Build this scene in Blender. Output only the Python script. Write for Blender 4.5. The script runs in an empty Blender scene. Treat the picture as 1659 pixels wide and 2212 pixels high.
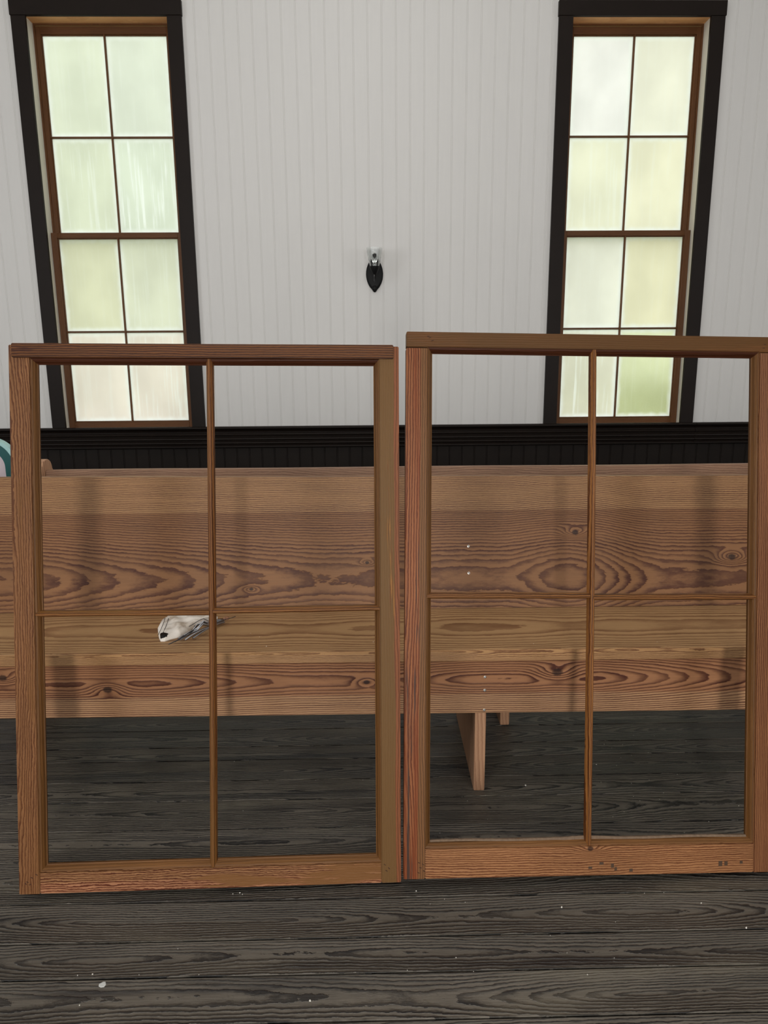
import bpy, bmesh, math, random
from mathutils import Vector, Matrix
random.seed(7)
SC = bpy.context.scene
COL = SC.collection

# ------------------------------------------------------------------ camera
F_PX = 1534.8; YAW = 0.0175; PITCH = 0.2063; ROLL = -0.0075; CAM_H = 1.2347
cd = bpy.data.cameras.new('camera'); cam = bpy.data.objects.new('camera', cd); COL.objects.link(cam)
cd.sensor_fit = 'VERTICAL'; cd.sensor_height = 24.0; cd.lens = 24.0 * F_PX / 2212.0
cd.clip_start = 0.02; cd.clip_end = 200
fw = Vector((math.sin(YAW)*math.cos(PITCH), math.cos(YAW)*math.cos(PITCH), -math.sin(PITCH)))
rt = Vector((math.cos(YAW), -math.sin(YAW), 0)); up = rt.cross(fw)
r2 = rt*math.cos(ROLL)+up*math.sin(ROLL); u2 = -rt*math.sin(ROLL)+up*math.cos(ROLL)
M = Matrix((r2, u2, -fw)).transposed().to_4x4(); M.translation = Vector((0, 0, CAM_H))
cam.matrix_world = M
SC.camera = cam

# ------------------------------------------------------------------ colour management, exposure
SC.view_settings.view_transform = 'Standard'; SC.view_settings.look = 'None'
SC.view_settings.gamma = 1.0; SC.view_settings.use_curve_mapping = False
SC.view_settings.exposure = 0.0
SC.cycles.max_bounces = 10; SC.cycles.diffuse_bounces = 5; SC.cycles.transmission_bounces = 6
SC.cycles.sample_clamp_indirect = 4.0

# ------------------------------------------------------------------ world (bright overcast sky)
world = bpy.data.worlds.new('overcast_sky'); SC.world = world; world.use_nodes = True
bg = world.node_tree.nodes['Background']; bg.inputs[0].default_value = (0.97, 0.98, 1.0, 1); bg.inputs[1].default_value = 1.68

def area(name, loc, rot, sx, sy, power, col):
    l = bpy.data.lights.new(name, 'AREA'); l.shape = 'RECTANGLE'; l.size = sx; l.size_y = sy; l.energy = power; l.color = col
    o = bpy.data.objects.new(name, l); COL.objects.link(o); o.location = loc; o.rotation_euler = rot
    return o
HP = math.pi/2
W = 4.9948            # front wall plane (room side)
BACK = -2.6; LEFT = -5.2; RIGHT = 5.4; CEIL = 4.6
XL, XR, OW, CW, Z0, Z1 = -2.1168, 1.2953, 0.8806, 0.0861, 0.8116, 3.3601
# daylight entering through the windows and the open door behind the camera (each fills its opening)
area('daylight_back_left', (-1.9, BACK-0.12, 2.09), (HP, 0, 0), 0.86, 2.5, 48, (0.96, 0.98, 1.0))
area('daylight_back_right', (1.9, BACK-0.12, 2.09), (HP, 0, 0), 0.86, 2.5, 34, (0.96, 0.98, 1.0))
area('daylight_back_door', (-0.08, BACK-0.12, 1.06), (HP, 0, 0), 0.30, 2.0, 92, (1.0, 0.95, 0.88))
area('daylight_left', (LEFT-0.12, 1.2, 2.09), (HP, 0, -HP), 1.6, 2.5, 58, (0.94, 0.97, 1.0))
area('added_ceiling_fill', (0.0, 2.7, 4.58), (0, 0, 0), 1.5, 1.5, 30, (1.0, 0.99, 0.97))  # unseen fill light, added to brighten pew tops, seats and rail ledge
area('daylight_right', (RIGHT+0.12, 1.2, 2.09), (HP, 0, HP), 1.6, 2.5, 30, (0.97, 0.98, 1.0))

# ------------------------------------------------------------------ node expression helper
class G:
    def __init__(s, name):
        m = bpy.data.materials.new(name); m.use_nodes = True
        s.m = m; s.t = m.node_tree; s.t.nodes.clear()
    def n(s, typ, **kw):
        x = s.t.nodes.new(typ)
        for k, v in kw.items(): setattr(x, k, v)
        return x
    def put(s, sock, v):
        if isinstance(v, E): s.t.links.new(v.s, sock)
        elif v is not None:
            if sock.type == 'RGBA' and hasattr(v, '__len__') and len(v) == 3: v = (*v, 1)
            sock.default_value = v
    def math(s, op, a, b=None, c=None, clamp=False):
        x = s.n('ShaderNodeMath', operation=op, use_clamp=clamp)
        for i, v in enumerate((a, b, c)):
            if v is not None: s.put(x.inputs[i], v)
        return E(s, x.outputs[0])
    def coords(s):
        tc = s.n('ShaderNodeTexCoord'); sp = s.n('ShaderNodeSeparateXYZ'); s.t.links.new(tc.outputs['Object'], sp.inputs[0])
        return [E(s, sp.outputs[i]) for i in range(3)]
    def vec(s, x, y, z):
        c = s.n('ShaderNodeCombineXYZ'); s.put(c.inputs[0], x); s.put(c.inputs[1], y); s.put(c.inputs[2], z)
        return E(s, c.outputs[0])
    def noise(s, v, scale=1.0, detail=2.0, rough=0.5, dist=0.0):
        x = s.n('ShaderNodeTexNoise'); s.put(x.inputs['Vector'], v); x.inputs['Scale'].default_value = scale
        x.inputs['Detail'].default_value = detail; x.inputs['Roughness'].default_value = rough; x.inputs['Distortion'].default_value = dist
        return E(s, x.outputs[0])
    def attr(s, name):
        x = s.n('ShaderNodeAttribute'); x.attribute_name = name
        return E(s, x.outputs['Fac'])
    def step(s, v, lo, hi):        # smoothstep
        x = s.n('ShaderNodeMapRange'); x.interpolation_type = 'SMOOTHSTEP'
        s.put(x.inputs['Value'], v); s.put(x.inputs['From Min'], lo); s.put(x.inputs['From Max'], hi)
        return E(s, x.outputs[0])
    def mix(s, f, a, b, mode='MIX'):
        x = s.n('ShaderNodeMix'); x.data_type = 'RGBA'; x.blend_type = mode; x.clamp_factor = True
        s.put(x.inputs[0], f); s.put(x.inputs[6], a); s.put(x.inputs[7], b)
        return E(s, x.outputs[2])
    def scale(s, colr, f):
        return s.mix(1.0, colr, s.vec(f, f, f), 'MULTIPLY')
    def out(s, color, rough=0.5, bump=None, bdist=0.001, spec=0.5, metal=0.0, coat=None, croug=0.2, **kw):
        b = s.n('ShaderNodeBsdfPrincipled'); s.put(b.inputs['Base Color'], color); s.put(b.inputs['Roughness'], rough)
        b.inputs['Specular IOR Level'].default_value = spec; b.inputs['Metallic'].default_value = metal
        if coat: b.inputs['Coat Weight'].default_value = coat; b.inputs['Coat Roughness'].default_value = croug
        for k, v in kw.items(): s.put(b.inputs[k], v)
        if bump is not None:
            u = s.n('ShaderNodeBump'); s.put(u.inputs['Height'], bump); u.inputs['Distance'].default_value = bdist; u.inputs['Strength'].default_value = 1.0
            s.t.links.new(u.outputs[0], b.inputs['Normal'])
        o = s.n('ShaderNodeOutputMaterial'); s.t.links.new(b.outputs[0], o.inputs[0])
        return s.m
class E:
    def __init__(s, g, sock): s.g = g; s.s = sock
    def __add__(s, o): return s.g.math('ADD', s, o)
    __radd__ = __add__
    def __sub__(s, o): return s.g.math('SUBTRACT', s, o)
    def __rsub__(s, o): return s.g.math('SUBTRACT', o, s)
    def __mul__(s, o): return s.g.math('MULTIPLY', s, o)
    __rmul__ = __mul__
    def __truediv__(s, o): return s.g.math('DIVIDE', s, o)
def lin(c):
    return tuple(((v/255)/12.92 if v/255 <= 0.04045 else ((v/255+0.055)/1.055)**2.4) for v in c)

def wood(name, L, A, D, early, late, a0=0.0, f=140, hoff=0.012, hamp=0.05, hs=1.3, drift=0.02, jit=0.004, seed=0.0,
         contrast=0.8, fiber=0.25, blotch=0.18, knots=(), bands=(), flat=None, rough=0.5, bump=0.0006, spec=0.24, bid=False,
         stain=None, coat=None, steps=(), gl=22, edge=()):
    g = G(name); P = g.coords(); l, a, d = P[L], P[A], P[D]
    if bid:
        b = g.attr('board'); a = g.attr('across'); off = b*37.0
    else: off = seed
    la = l + off
    h = (g.noise(g.vec(la*hs, seed*3.1, 0.0), detail=1.0) - 0.5)*(2*hamp) + hoff
    for (lo, hi, am_) in steps: h = h + g.step(l, lo, hi)*am_
    dr = (g.noise(g.vec(la*0.8, 5.0+seed, 0.0), detail=1.0) - 0.5)*(2*drift)
    wob = (g.noise(g.vec(la*7, a*45, d*20), detail=2.0) - 0.5)*(2*jit)
    aa = a - a0 + dr + wob
    if bid: aa = aa + (g.noise(g.vec(b*91.0, 0.3, 0.1)) - 0.5)*0.16
    hd = h + d*0.6
    r = g.math('SQRT', aa*aa + hd*hd)
    r = r + (g.noise(g.vec(la*gl, a*60, 1.7), detail=4.0, rough=.65) - 0.5)*(1.8*jit)
    kmask = None
    for (lk, ak, rk) in knots:
        ex = (l - lk)/(rk*4.2); ey = (a - ak)/(rk*1.7)
        q = g.math('EXPONENT', (ex*ex + ey*ey)*-1.0)
        r = r + q*(rk*1.7)
        kx = (l - lk)/1.35; ky = a - ak
        kr = g.math('SQRT', kx*kx + ky*ky) + (g.noise(g.vec(l*150, a*150, seed), detail=2.0)-0.5)*(rk*0.5)
        k = 1.0 - g.step(kr, rk*0.55, rk*1.0)
        kring = g.math('SINE', kr*(38.0/rk))*0.5+0.5
        kk = k*(0.72 + kring*0.28)
        kmask = kk if kmask is None else g.math('MAXIMUM', kmask, kk)
    ring = g.math('FRACT', r*f)
    lt = g.step(ring, 0.25, 0.86)*(1.0 - g.step(ring, 0.9, 1.0))
    vary = g.noise(g.vec(la*1.5, a*30, r*60), detail=2.0)
    fib = g.noise(g.vec(la*18, a*700, d*700), detail=3.0, rough=.65)
    fib2 = g.noise(g.vec(la*5, a*160, d*160), detail=2.0)
    ltf = lt*(vary*1.2+0.3)*contrast
    c = g.mix(ltf, early, late)
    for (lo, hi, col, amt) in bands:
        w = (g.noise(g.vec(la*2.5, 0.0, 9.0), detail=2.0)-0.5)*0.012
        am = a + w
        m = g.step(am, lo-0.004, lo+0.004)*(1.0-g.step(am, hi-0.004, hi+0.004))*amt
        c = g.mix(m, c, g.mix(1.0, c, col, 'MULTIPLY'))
    if kmask is not None: c = g.mix(kmask*0.93, c, (0.012, 0.006, 0.006))
    c = g.scale(c, (fib-0.5)*(2*fiber) + (fib2-0.5)*fiber + 1.0)
    bl = g.noise(g.vec(la*2.2, a*7, d*3), detail=4.0, rough=.6)
    c = g.scale(c, (bl-0.5)*(2*blotch)*1.6 + 1.0)
    if bid: c = g.scale(c, g.noise(g.vec(b*51.0, 7.3, 0.0))*0.9+0.55)
    if flat:
        fc, lo, hi, fs = flat
        m = g.step(g.noise(g.vec(la*2.0, a*fs, seed+4.0), detail=4.0, rough=.65), lo, hi)
        c = g.mix(m, c, g.scale(fc, (fib-0.5)*0.25+1.0))
    if stain:
        for (sc_, lo, hi, fs, ls) in stain:
            m = g.step(g.noise(g.vec(la*ls, a*fs, seed+11.0), detail=4.0, rough=.6), lo, hi)
            c = g.mix(m, c, sc_)
    for (lo, hi, col) in edge:
        w = (g.noise(g.vec(la*3.0, 0.0, 2.0), detail=3.0)-0.5)*0.012
        m = g.step(a+w, lo-.0006, lo+.0006)*(1.0-g.step(a+w, hi-.0006, hi+.0006))
        c = g.mix(m*.9, c, g.scale(col, 1.0-lt*.45))
    hgt = lt*0.7 + fib*0.35 + fib2*0.3
    return g.out(c, rough=(fib*0.2 + (rough-0.1)), bump=hgt, bdist=bump, spec=spec, coat=coat)

def plain(name, col, rough=0.5, var=0.06, sc=30, metal=0.0, spec=0.5, bump=None, coat=None):
    g = G(name); x, y, z = g.coords()
    nz = g.noise(g.vec(x*sc, y*sc, z*sc), detail=3.0)
    c = g.scale(g.vec(*col), (nz-0.5)*(2*var)+1.0)
    return g.out(c, rough=rough, metal=metal, spec=spec, bump=nz if bump else None, bdist=bump or 0.001, coat=coat)

# ------------------------------------------------------------------ mesh helpers
def obj(name, bm, mat, parent=None, smooth=False, bevel=0.0, seg=1):
    if bevel:
        bmesh.ops.bevel(bm, geom=[e for e in bm.edges], offset=bevel, segments=seg, affect='EDGES', profile=0.6)
    bmesh.ops.recalc_face_normals(bm, faces=bm.faces[:])
    me = bpy.data.meshes.new(name); bm.to_mesh(me); bm.free()
    me.materials.append(mat)
    if smooth:
        for p in me.polygons: p.use_smooth = True
        try: me.set_sharp_from_angle(angle=math.radians(40))
        except Exception: pass
    o = bpy.data.objects.new(name, me); COL.objects.link(o)
    if parent: o.parent = parent
    return o
def tag(o, label=None, cat=None, group=None, kind=None):
    if label: o['label'] = label
    if cat: o['category'] = cat
    if group: o['group'] = group
    if kind: o['kind'] = kind
    return o
def empty(name, loc=(0, 0, 0), rot=(0, 0, 0)):
    o = bpy.data.objects.new(name, None); COL.objects.link(o); o.location = loc; o.rotation_euler = rot; o.empty_display_size = 0.1
    return o
def box(bm, x0, x1, y0, y1, z0, z1):
    v = [bm.verts.new(p) for p in ((x0, y0, z0), (x1, y0, z0), (x1, y1, z0), (x0, y1, z0), (x0, y0, z1), (x1, y0, z1), (x1, y1, z1), (x0, y1, z1))]
    for q in ((0, 3, 2, 1), (4, 5, 6, 7), (0, 1, 5, 4), (1, 2, 6, 5), (2, 3, 7, 6), (3, 0, 4, 7)): bm.faces.new([v[i] for i in q])
    return v
def bx(*a):
    bm = bmesh.new(); box(bm, *a); return bm
def prism(bm, pts, fn0, fn1):
    """closed profile pts -> fn0(a,b) and fn1(a,b) 3D end positions"""
    A = [bm.verts.new(fn0(*p)) for p in pts]; B = [bm.verts.new(fn1(*p)) for p in pts]; n = len(pts)
    bm.faces.new(A); bm.faces.new(B[::-1])
    for i in range(n): bm.faces.new((A[i], B[i], B[(i+1) % n], A[(i+1) % n]))
def lathe(bm, prof, cx, cy, cz=0, seg=32, sx=1, sy=1, close=True, flute=0, famp=0):
    rings = []
    for (r, z) in prof:
        rings.append([bm.verts.new((cx+sx*r*(1+famp*(math.cos(k*2*math.pi*flute/seg) if flute else 0))*math.cos(2*math.pi*k/seg), cy+sy*r*(1+famp*(math.cos(k*2*math.pi*flute/seg) if flute else 0))*math.sin(2*math.pi*k/seg), cz+z)) for k in range(seg)])
    for a, b in zip(rings, rings[1:]):
        for k in range(seg): bm.faces.new((a[k], a[(k+1) % seg], b[(k+1) % seg], b[k]))
    if close:
        if prof[0][0] > 1e-6: bm.faces.new(rings[0][::-1])
        if prof[-1][0] > 1e-6: bm.faces.new(rings[-1])
def tube(bm, pts, r, seg=8):
    pts = [Vector(p) for p in pts]; rings = []
    for i, p in enumerate(pts):
        t = (pts[min(i+1, len(pts)-1)] - pts[max(i-1, 0)]).normalized()
        a = t.cross(Vector((0, 0, 1)));
        if a.length < 1e-3: a = t.cross(Vector((1, 0, 0)))
        a.normalize(); b = t.cross(a)
        rr = r[i] if hasattr(r, '__len__') else r
        rings.append([bm.verts.new(p + (a*math.cos(2*math.pi*k/seg) + b*math.sin(2*math.pi*k/seg))*rr) for k in range(seg)])
    for A, B in zip(rings, rings[1:]):
        for k in range(seg): bm.faces.new((A[k], A[(k+1) % seg], B[(k+1) % seg], B[k]))
    bm.faces.new(rings[0][::-1]); bm.faces.new(rings[-1])

# ------------------------------------------------------------------ materials
def wall_mat(name, col, rough=0.55):
    g = G(name); x, y, z = g.coords()
    n1 = g.noise(g.vec(x*1.2, y*1.2, z*0.25), detail=3.0); n2 = g.noise(g.vec(x*60, y*60, z*5), detail=3.0)
    c = g.scale(g.vec(*col), (n1-0.5)*0.08 + (n2-0.5)*0.05 + 1.0)
    return g.out(c, rough=rough, bump=n2, bdist=0.0004, spec=0.3)
M_WALL = wall_mat('white_beadboard_paint', lin((209, 207, 204)))
M_CEIL = wall_mat('ceiling_paint', lin((225, 223, 218)))
M_DARK = plain('dark_brown_trim_paint', (0.0100, 0.0060, 0.0042), rough=0.5, var=0.25, sc=9, spec=0.18, bump=0.0004)
M_WAIN = plain('dark_wainscot_paint', (0.010, 0.0064, 0.0044), rough=0.6, var=0.3, sc=14, spec=0.2)
M_JAMB = wall_mat('cream_jamb_paint', lin((208, 202, 190)), 0.4)
M_SOFFIT = wood('bare_pine_head_jamb', 0, 1, 2, lin((214, 160, 108)), lin((170, 110, 62)), f=90, contrast=.4)
M_SASHW = wood('varnished_window_sash_wood', 2, 0, 1, lin((96, 60, 30)), lin((64, 36, 16)), a0=.4, f=170, contrast=.6, rough=.42, coat=.1)
M_SASHH = wood('varnished_window_rail_wood', 0, 2, 1, lin((96, 60, 30)), lin((64, 36, 16)), a0=.4, f=170, contrast=.6, rough=.42, coat=.1)

# floor: weathered dark boards
M_FLOOR = wood('weathered_dark_floorboards', 0, 1, 2, (0.110, 0.094, 0.074), (0.0065, 0.0055, 0.0053), f=150, hoff=0.02, hamp=0.10, hs=0.85, gl=30,
               drift=0.03, jit=0.0042, contrast=1.0, fiber=0.55, blotch=0.45, rough=0.40, bump=0.0022, spec=0.5, bid=True,
               stain=[((0.15, 0.13, 0.095), 0.52, 0.82, 8, 1.4), ((0.010, 0.008, 0.008), 0.56, 0.72, 18, 1.1)])
# pew woods
PE, PL_ = lin((148, 112, 76)), lin((118, 66, 40))
DARKB = (0.66, 0.56, 0.53)
M_BACK = wood('pine_pew_back', 0, 2, 1, PE, lin((82, 48, 35)), a0=0.592, f=240, hoff=0.005, hamp=0.0035, hs=2.6, drift=0.007, jit=0.0024, seed=2.3, contrast=.9,
              steps=[(-1.35, -.15, .034), (.40, .62, -.010), (.62, .95, .024)],
              fiber=.2, blotch=.2, bands=[(0.40, 0.766, DARKB, .9)], knots=[(0.655, .694, .010), (1.163, .612, .012), (-0.02, .606, .006), (-.393, .527, .006)], rough=.5)
M_SEAT = wood('pine_pew_seat', 0, 1, 2, lin((160, 126, 88)), lin((104, 68, 44)), a0=0.175, f=150, hoff=0.012, hamp=0.014, hs=2.2, drift=0.006, jit=0.0022, seed=8.1,
              contrast=.8, fiber=.2, blotch=.12, rough=.45)
M_EDGE = wood('pine_pew_seat_edge', 0, 2, 1, lin((160, 122, 82)), lin((98, 62, 40)), a0=0.455, f=260, hoff=0.005, hamp=0.02, hs=3.0, drift=0.004, jit=0.003, seed=3.4, contrast=.8, rough=.5)
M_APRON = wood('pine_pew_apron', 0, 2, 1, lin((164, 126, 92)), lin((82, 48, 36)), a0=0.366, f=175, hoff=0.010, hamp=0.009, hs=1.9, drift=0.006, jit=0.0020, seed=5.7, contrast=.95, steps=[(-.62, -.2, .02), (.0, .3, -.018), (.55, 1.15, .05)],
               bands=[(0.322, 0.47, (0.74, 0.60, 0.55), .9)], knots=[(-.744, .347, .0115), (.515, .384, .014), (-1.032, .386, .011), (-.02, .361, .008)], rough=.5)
M_REAR = wood('rear_pew_back_wood', 0, 2, 1, lin((150, 116, 92)), lin((100, 66, 52)), a0=0.6, f=150, seed=4.4, contrast=.6, blotch=.2)
M_LEG = wood('pew_support_wood', 2, 1, 0, lin((176, 136, 106)), lin((126, 82, 60)), a0=0.1, f=150, seed=6.6, contrast=.5, rough=.55)

# sash woods
def sashwood(nm, horiz, early, late, seed, **kw):
    k = dict(f=190, hoff=.03, hamp=.03, hs=1.4, drift=.012, jit=.0025, contrast=1.15, rough=.5, fiber=.34, blotch=.24, coat=None, spec=.18, seed=seed)
    k.update(kw)
    early = (early[0]*.64, early[1]*.58, early[2]*.55); late = (late[0]*.56, late[1]*.50, late[2]*.48)
    return wood(nm, 0 if horiz else 2, 2 if horiz else 0, 1, early, late, **k)
OR, OD = lin((164, 110, 66)), lin((104, 54, 26))
OLIVE = lin((106, 77, 44)); DKB = lin((110, 68, 34))
MS = {
 'l_left': sashwood('sash_stile_straight_grain', False, lin((152, 110, 72)), lin((112, 70, 40)), 1.1, a0=-.02, f=200, jit=.005, drift=.03, flat=(lin((108, 72, 38)), .55, .75, 14)),
 'l_right': sashwood('sash_stile_olive_varnish', False, lin((182, 132, 70)), lin((130, 78, 44)), 2.2, a0=.93, flat=(OLIVE, .33, .42, 30), edge=[(.889, 1.0, lin((132, 78, 50)))]),
 'l_top': sashwood('sash_rail_stained_shade', True, lin((124, 80, 42)), lin((74, 40, 20)), 3.3, a0=1.2, stain=[(lin((52, 22, 14)), .60, .70, 30, 4.0)]),  # stained wood; base tone also lowered to hold the face's shade
 'l_bottom': sashwood('sash_rail_wavy_grain', True, lin((192, 140, 104)), lin((112, 58, 36)), 4.4, a0=-.03, f=210, jit=.006, bands=[(.024, .08, (.80, .86, .74), .9)], flat=(lin((118, 80, 46)), .50, .58, 22)),
 'l_munt_v': sashwood('muntin_brown', False, lin((144, 96, 50)), lin((98, 58, 26)), 5.5, flat=(lin((104, 70, 34)), .45, .6, 40)),
 'l_munt_h': sashwood('muntin_rail_brown', True, lin((146, 100, 52)), lin((98, 58, 26)), 6.6, flat=(lin((108, 73, 35)), .45, .6, 40)),
 'r_left': sashwood('sash_stile_red_worn', False, lin((170, 112, 72)), lin((112, 58, 34)), 7.7, a0=-.02, stain=[(lin((112, 54, 26)), .46, .70, 60, 1.9), (lin((66, 48, 40)), .60, .66, 60, 1.8)],
                     edge=[(.034, .2, lin((116, 80, 48)))]),
 'r_right': sashwood('sash_stile_orange_grain', False, lin((156, 110, 74)), lin((112, 68, 44)), 8.8, a0=.95, f=240),
 'r_top': sashwood('sash_rail_varnish_shade', True, lin((124, 84, 44)), lin((86, 52, 26)), 9.9, a0=1.2, contrast=.35, flat=(lin((88, 58, 27)), .35, .5, 14)),  # varnish brown, with this rail's shade mixed into the colour
 'r_bottom': sashwood('sash_rail_light_grain', True, lin((184, 136, 94)), lin((126, 78, 48)), 10.1, a0=-.03, f=200, jit=.004, knots=[(.4525, .066, .007)]),
 'r_munt_v': sashwood('muntin_amber', False, lin((158, 108, 56)), lin((104, 62, 28)), 11.2),
 'r_munt_h': sashwood('muntin_rail_amber', True, lin((150, 104, 58)), lin((100, 62, 30)), 12.3),
}
M_MOULDV = sashwood('moulding_dark_varnish', False, lin((120, 84, 44)), lin((84, 52, 24)), 13.1, contrast=.4)
M_MOULDH = sashwood('moulding_dark_varnish_cross', True, lin((132, 94, 54)), lin((90, 58, 28)), 14.1, contrast=.4)
M_MOULDT = sashwood('moulding_top_shade', True, lin((84, 46, 26)), lin((56, 28, 16)), 15.1, contrast=.4)  # darker moulding copy, underside shade put into its colour
M_PUTTY = plain('old_glazing_putty', lin((112, 92, 74)), rough=.9, var=.4, sc=140)
M_MARK = plain('nail_filler', lin((66, 46, 28)), rough=.7, var=.2, sc=200)
M_SLOT = plain('dark_nail_slot', lin((48, 24, 14)), rough=.9)
M_SCREW = plain('steel_screw', (0.45, 0.44, 0.42), rough=.35, metal=1.0)
M_BLACK = plain('black_metal', (0.003, 0.003, 0.003), rough=.5, spec=.2)
M_CHIP = plain('white_paint_chip', lin((226, 222, 212)), rough=.8, var=.15, sc=300)

# ------------------------------------------------------------------ floor
def build_floor():
    bm = bmesh.new()
    lb = bm.faces.layers.float.new('board_f'); vb = bm.verts.layers.float.new('board'); va = bm.verts.layers.float.new('across')
    seams = [2.256, 2.144, 2.063, 1.949, 1.849, 1.719, 1.599, 1.455, 1.338, 1.244, 1.135, 1.02]
    s = 1.02
    while s > BACK-0.2: s -= random.uniform(.09, .13); seams.append(s)
    s = 2.256
    while s < W+0.2: s += random.uniform(.09, .125); seams.insert(0, s)
    seams = sorted(seams); g = 0.0016
    for i, (a, b) in enumerate(zip(seams, seams[1:])):
        sl = 0.004
        cuts = [LEFT-.2]; x = LEFT-.2+random.uniform(1.0, 4.0)
        cuts.append(RIGHT+.2)
        for j, (c0, c1) in enumerate(zip(cuts, cuts[1:])):
            bid = random.random()
            prof = [(a+g, -0.012), (a+g, -0.0012), (a+g+0.0016, 0), (b-g-0.0016, 0), (b-g, -0.0012), (b-g, -0.012)]
            vs = [[], []]
            for k, xx in enumerate((c0+g, c1-g)):
                for (py, pz) in prof:
                    v = bm.verts.new((xx, py - xx*0.0, pz)); v[vb] = bid; v[va] = py-(a+b)/2; vs[k].append(v)
            for k in range(5): bm.faces.new((vs[0][k], vs[1][k], vs[1][k+1], vs[0][k+1]))
            bm.faces.new(vs[0][::-1]); bm.faces.new(vs[1])
    # sub floor seen in the gaps
    box(bm, LEFT-.2, RIGHT+.2, BACK-.2, W+.2, -0.05, -0.011)
    o = obj('floor', bm, M_FLOOR); tag(o, kind='structure'); return o
build_floor()

# ------------------------------------------------------------------ walls
def groove_profile(x0, x1, pitch=0.09, dep=0.0016, off=0.0):
    pts = [(x0, 0.0)]; k = math.ceil((x0-off)/pitch)
    while off+k*pitch+0.012 < x1:
        c = off+k*pitch
        if c > x0+0.002:
            for (dx, dd) in ((0, 0), (0.0012, dep), (0.0024, 0.0002), (0.0050, 0.0), (0.0076, 0.0002), (0.0088, dep), (0.0100, 0)): pts.append((c+dx, dd))
        k += 1
    pts.append((x1, 0.0)); return pts
def bead_sheet(bm, x0, x1, z0, z1, fn, dep=0.0016, pitch=0.09, off=0.0):
    pr = groove_profile(x0, x1, pitch, dep, off)
    A = [bm.verts.new(fn(p, d, z0)) for p, d in pr]; B = [bm.verts.new(fn(p, d, z1)) for p, d in pr]
    for i in range(len(pr)-1): bm.faces.new((A[i], A[i+1], B[i+1], B[i]))
RZ = 0.8116
def wall_with_openings(name, fn, x0, x1, ops, thick, boxfn):
    """fn(p, depth, z): room-side surface; ops: list of (a, b, z0, z1)"""
    ops = sorted(ops)
    bm = bmesh.new(); cur = x0; zb = RZ-0.03
    for (a, b, oz0, oz1) in ops:
        bead_sheet(bm, cur, a, zb, CEIL, fn); bead_sheet(bm, a, b, oz1, CEIL, fn)
        if oz0 > zb+.05: bead_sheet(bm, a, b, zb, oz0, fn)
        boxfn(bm, cur, a, 0, CEIL); boxfn(bm, a, b, oz1, CEIL)
        if oz0 > 0.05: boxfn(bm, a, b, 0, oz0)
        cur = b
    bead_sheet(bm, cur, x1, zb, CEIL, fn); boxfn(bm, cur, x1, 0, CEIL)
    o = obj(name, bm, M_WALL); tag(o, kind='structure')
    bmw = bmesh.new(); cur = x0
    for (a, b, oz0, oz1) in ops:
        if oz0 < 0.3:
            bead_sheet(bmw, cur, a, 0.0, zb, fn, dep=0.005, pitch=0.088, off=0.02); cur = b
    bead_sheet(bmw, cur, x1, 0.0, zb, fn, dep=0.005, pitch=0.088, off=0.02)
    w = obj('wainscot', bmw, M_WAIN, parent=o)
    return o
FR = [(XL-.0145, XL+OW+.0145, Z0-0.03, Z1+.0145), (XR-.0145, XR+OW+.0145, Z0-0.03, Z1+.0145)]
TH = 0.16
# (no recalculation trouble: sheets face the room, boxes close them behind)
wall_with_openings('wall_front', lambda p, d, z: (p, W+d, z), LEFT, RIGHT, FR, TH, lambda bm, a, b, c, e: box(bm, a, b, W+.006, W+TH, c, e))
wall_with_openings('wall_back', lambda p, d, z: (p, BACK-d, z), LEFT, RIGHT, [(-2.34, -1.46, .8, 3.36), (1.46, 2.34, .8, 3.36), (-0.26, 0.10, 0.02, 2.1)], TH,
                   lambda bm, a, b, c, e: box(bm, a, b, BACK-TH, BACK-.006, c, e))
wall_with_openings('wall_left', lambda p, d, z: (LEFT-d, p, z), BACK, W, [(0.35, 2.05, .8, 3.36)], TH, lambda bm, a, b, c, e: box(bm, LEFT-TH, LEFT-.006, a, b, c, e))
wall_with_openings('wall_right', lambda p, d, z: (RIGHT+d, p, z), BACK, W, [(0.35, 2.05, .8, 3.36)], TH, lambda bm, a, b, c, e: box(bm, RIGHT+.006, RIGHT+TH, a, b, c, e))
tag(obj('ceiling', bx(LEFT-.2, RIGHT+.2, BACK-.2, W+.2, CEIL, CEIL+.1), M_CEIL), kind='structure')

# chair rail moulding along the front wall
RP = [(0, .812), (.042, .812), (.047, .808), (.047, .800), (.040, .795), (.024, .786), (.017, .775), (.020, .768), (.028, .765), (.033, .758), (.031, .751), (.022, .747),
      (.020, .738), (.022, .735), (.031, .731), (.033, .724), (.029, .718), (.020, .715), (.019, .708), (.029, .703), (.031, .697), (.028, .691), (.019, .687), (.018, .682), (.026, .678), (.026, .668), (.014, .662), (0, .660)]
bm = bmesh.new()
for (a, b, e) in ((LEFT, -2.21, 0.0), (-2.21, -1.14, 0.0025), (-1.14, 2.28, 0), (2.28, RIGHT, 0.002)):
    prism(bm, [((p+e) if p else 0, z) for p, z in RP], lambda p, z, a=a: (a+.0004, W-p, z), lambda p, z, b=b: (b, W-p, z))
tag(obj('trim_1', bm, M_DARK), kind='structure')
bm = bmesh.new()
prism(bm, [(0, 0), (.02, 0), (.02, .13), (.012, .145), (0, .15)], lambda p, z: (LEFT, W-p, z), lambda p, z: (RIGHT, W-p, z))
tag(obj('baseboard_front', bm, M_DARK), kind='structure')

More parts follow.
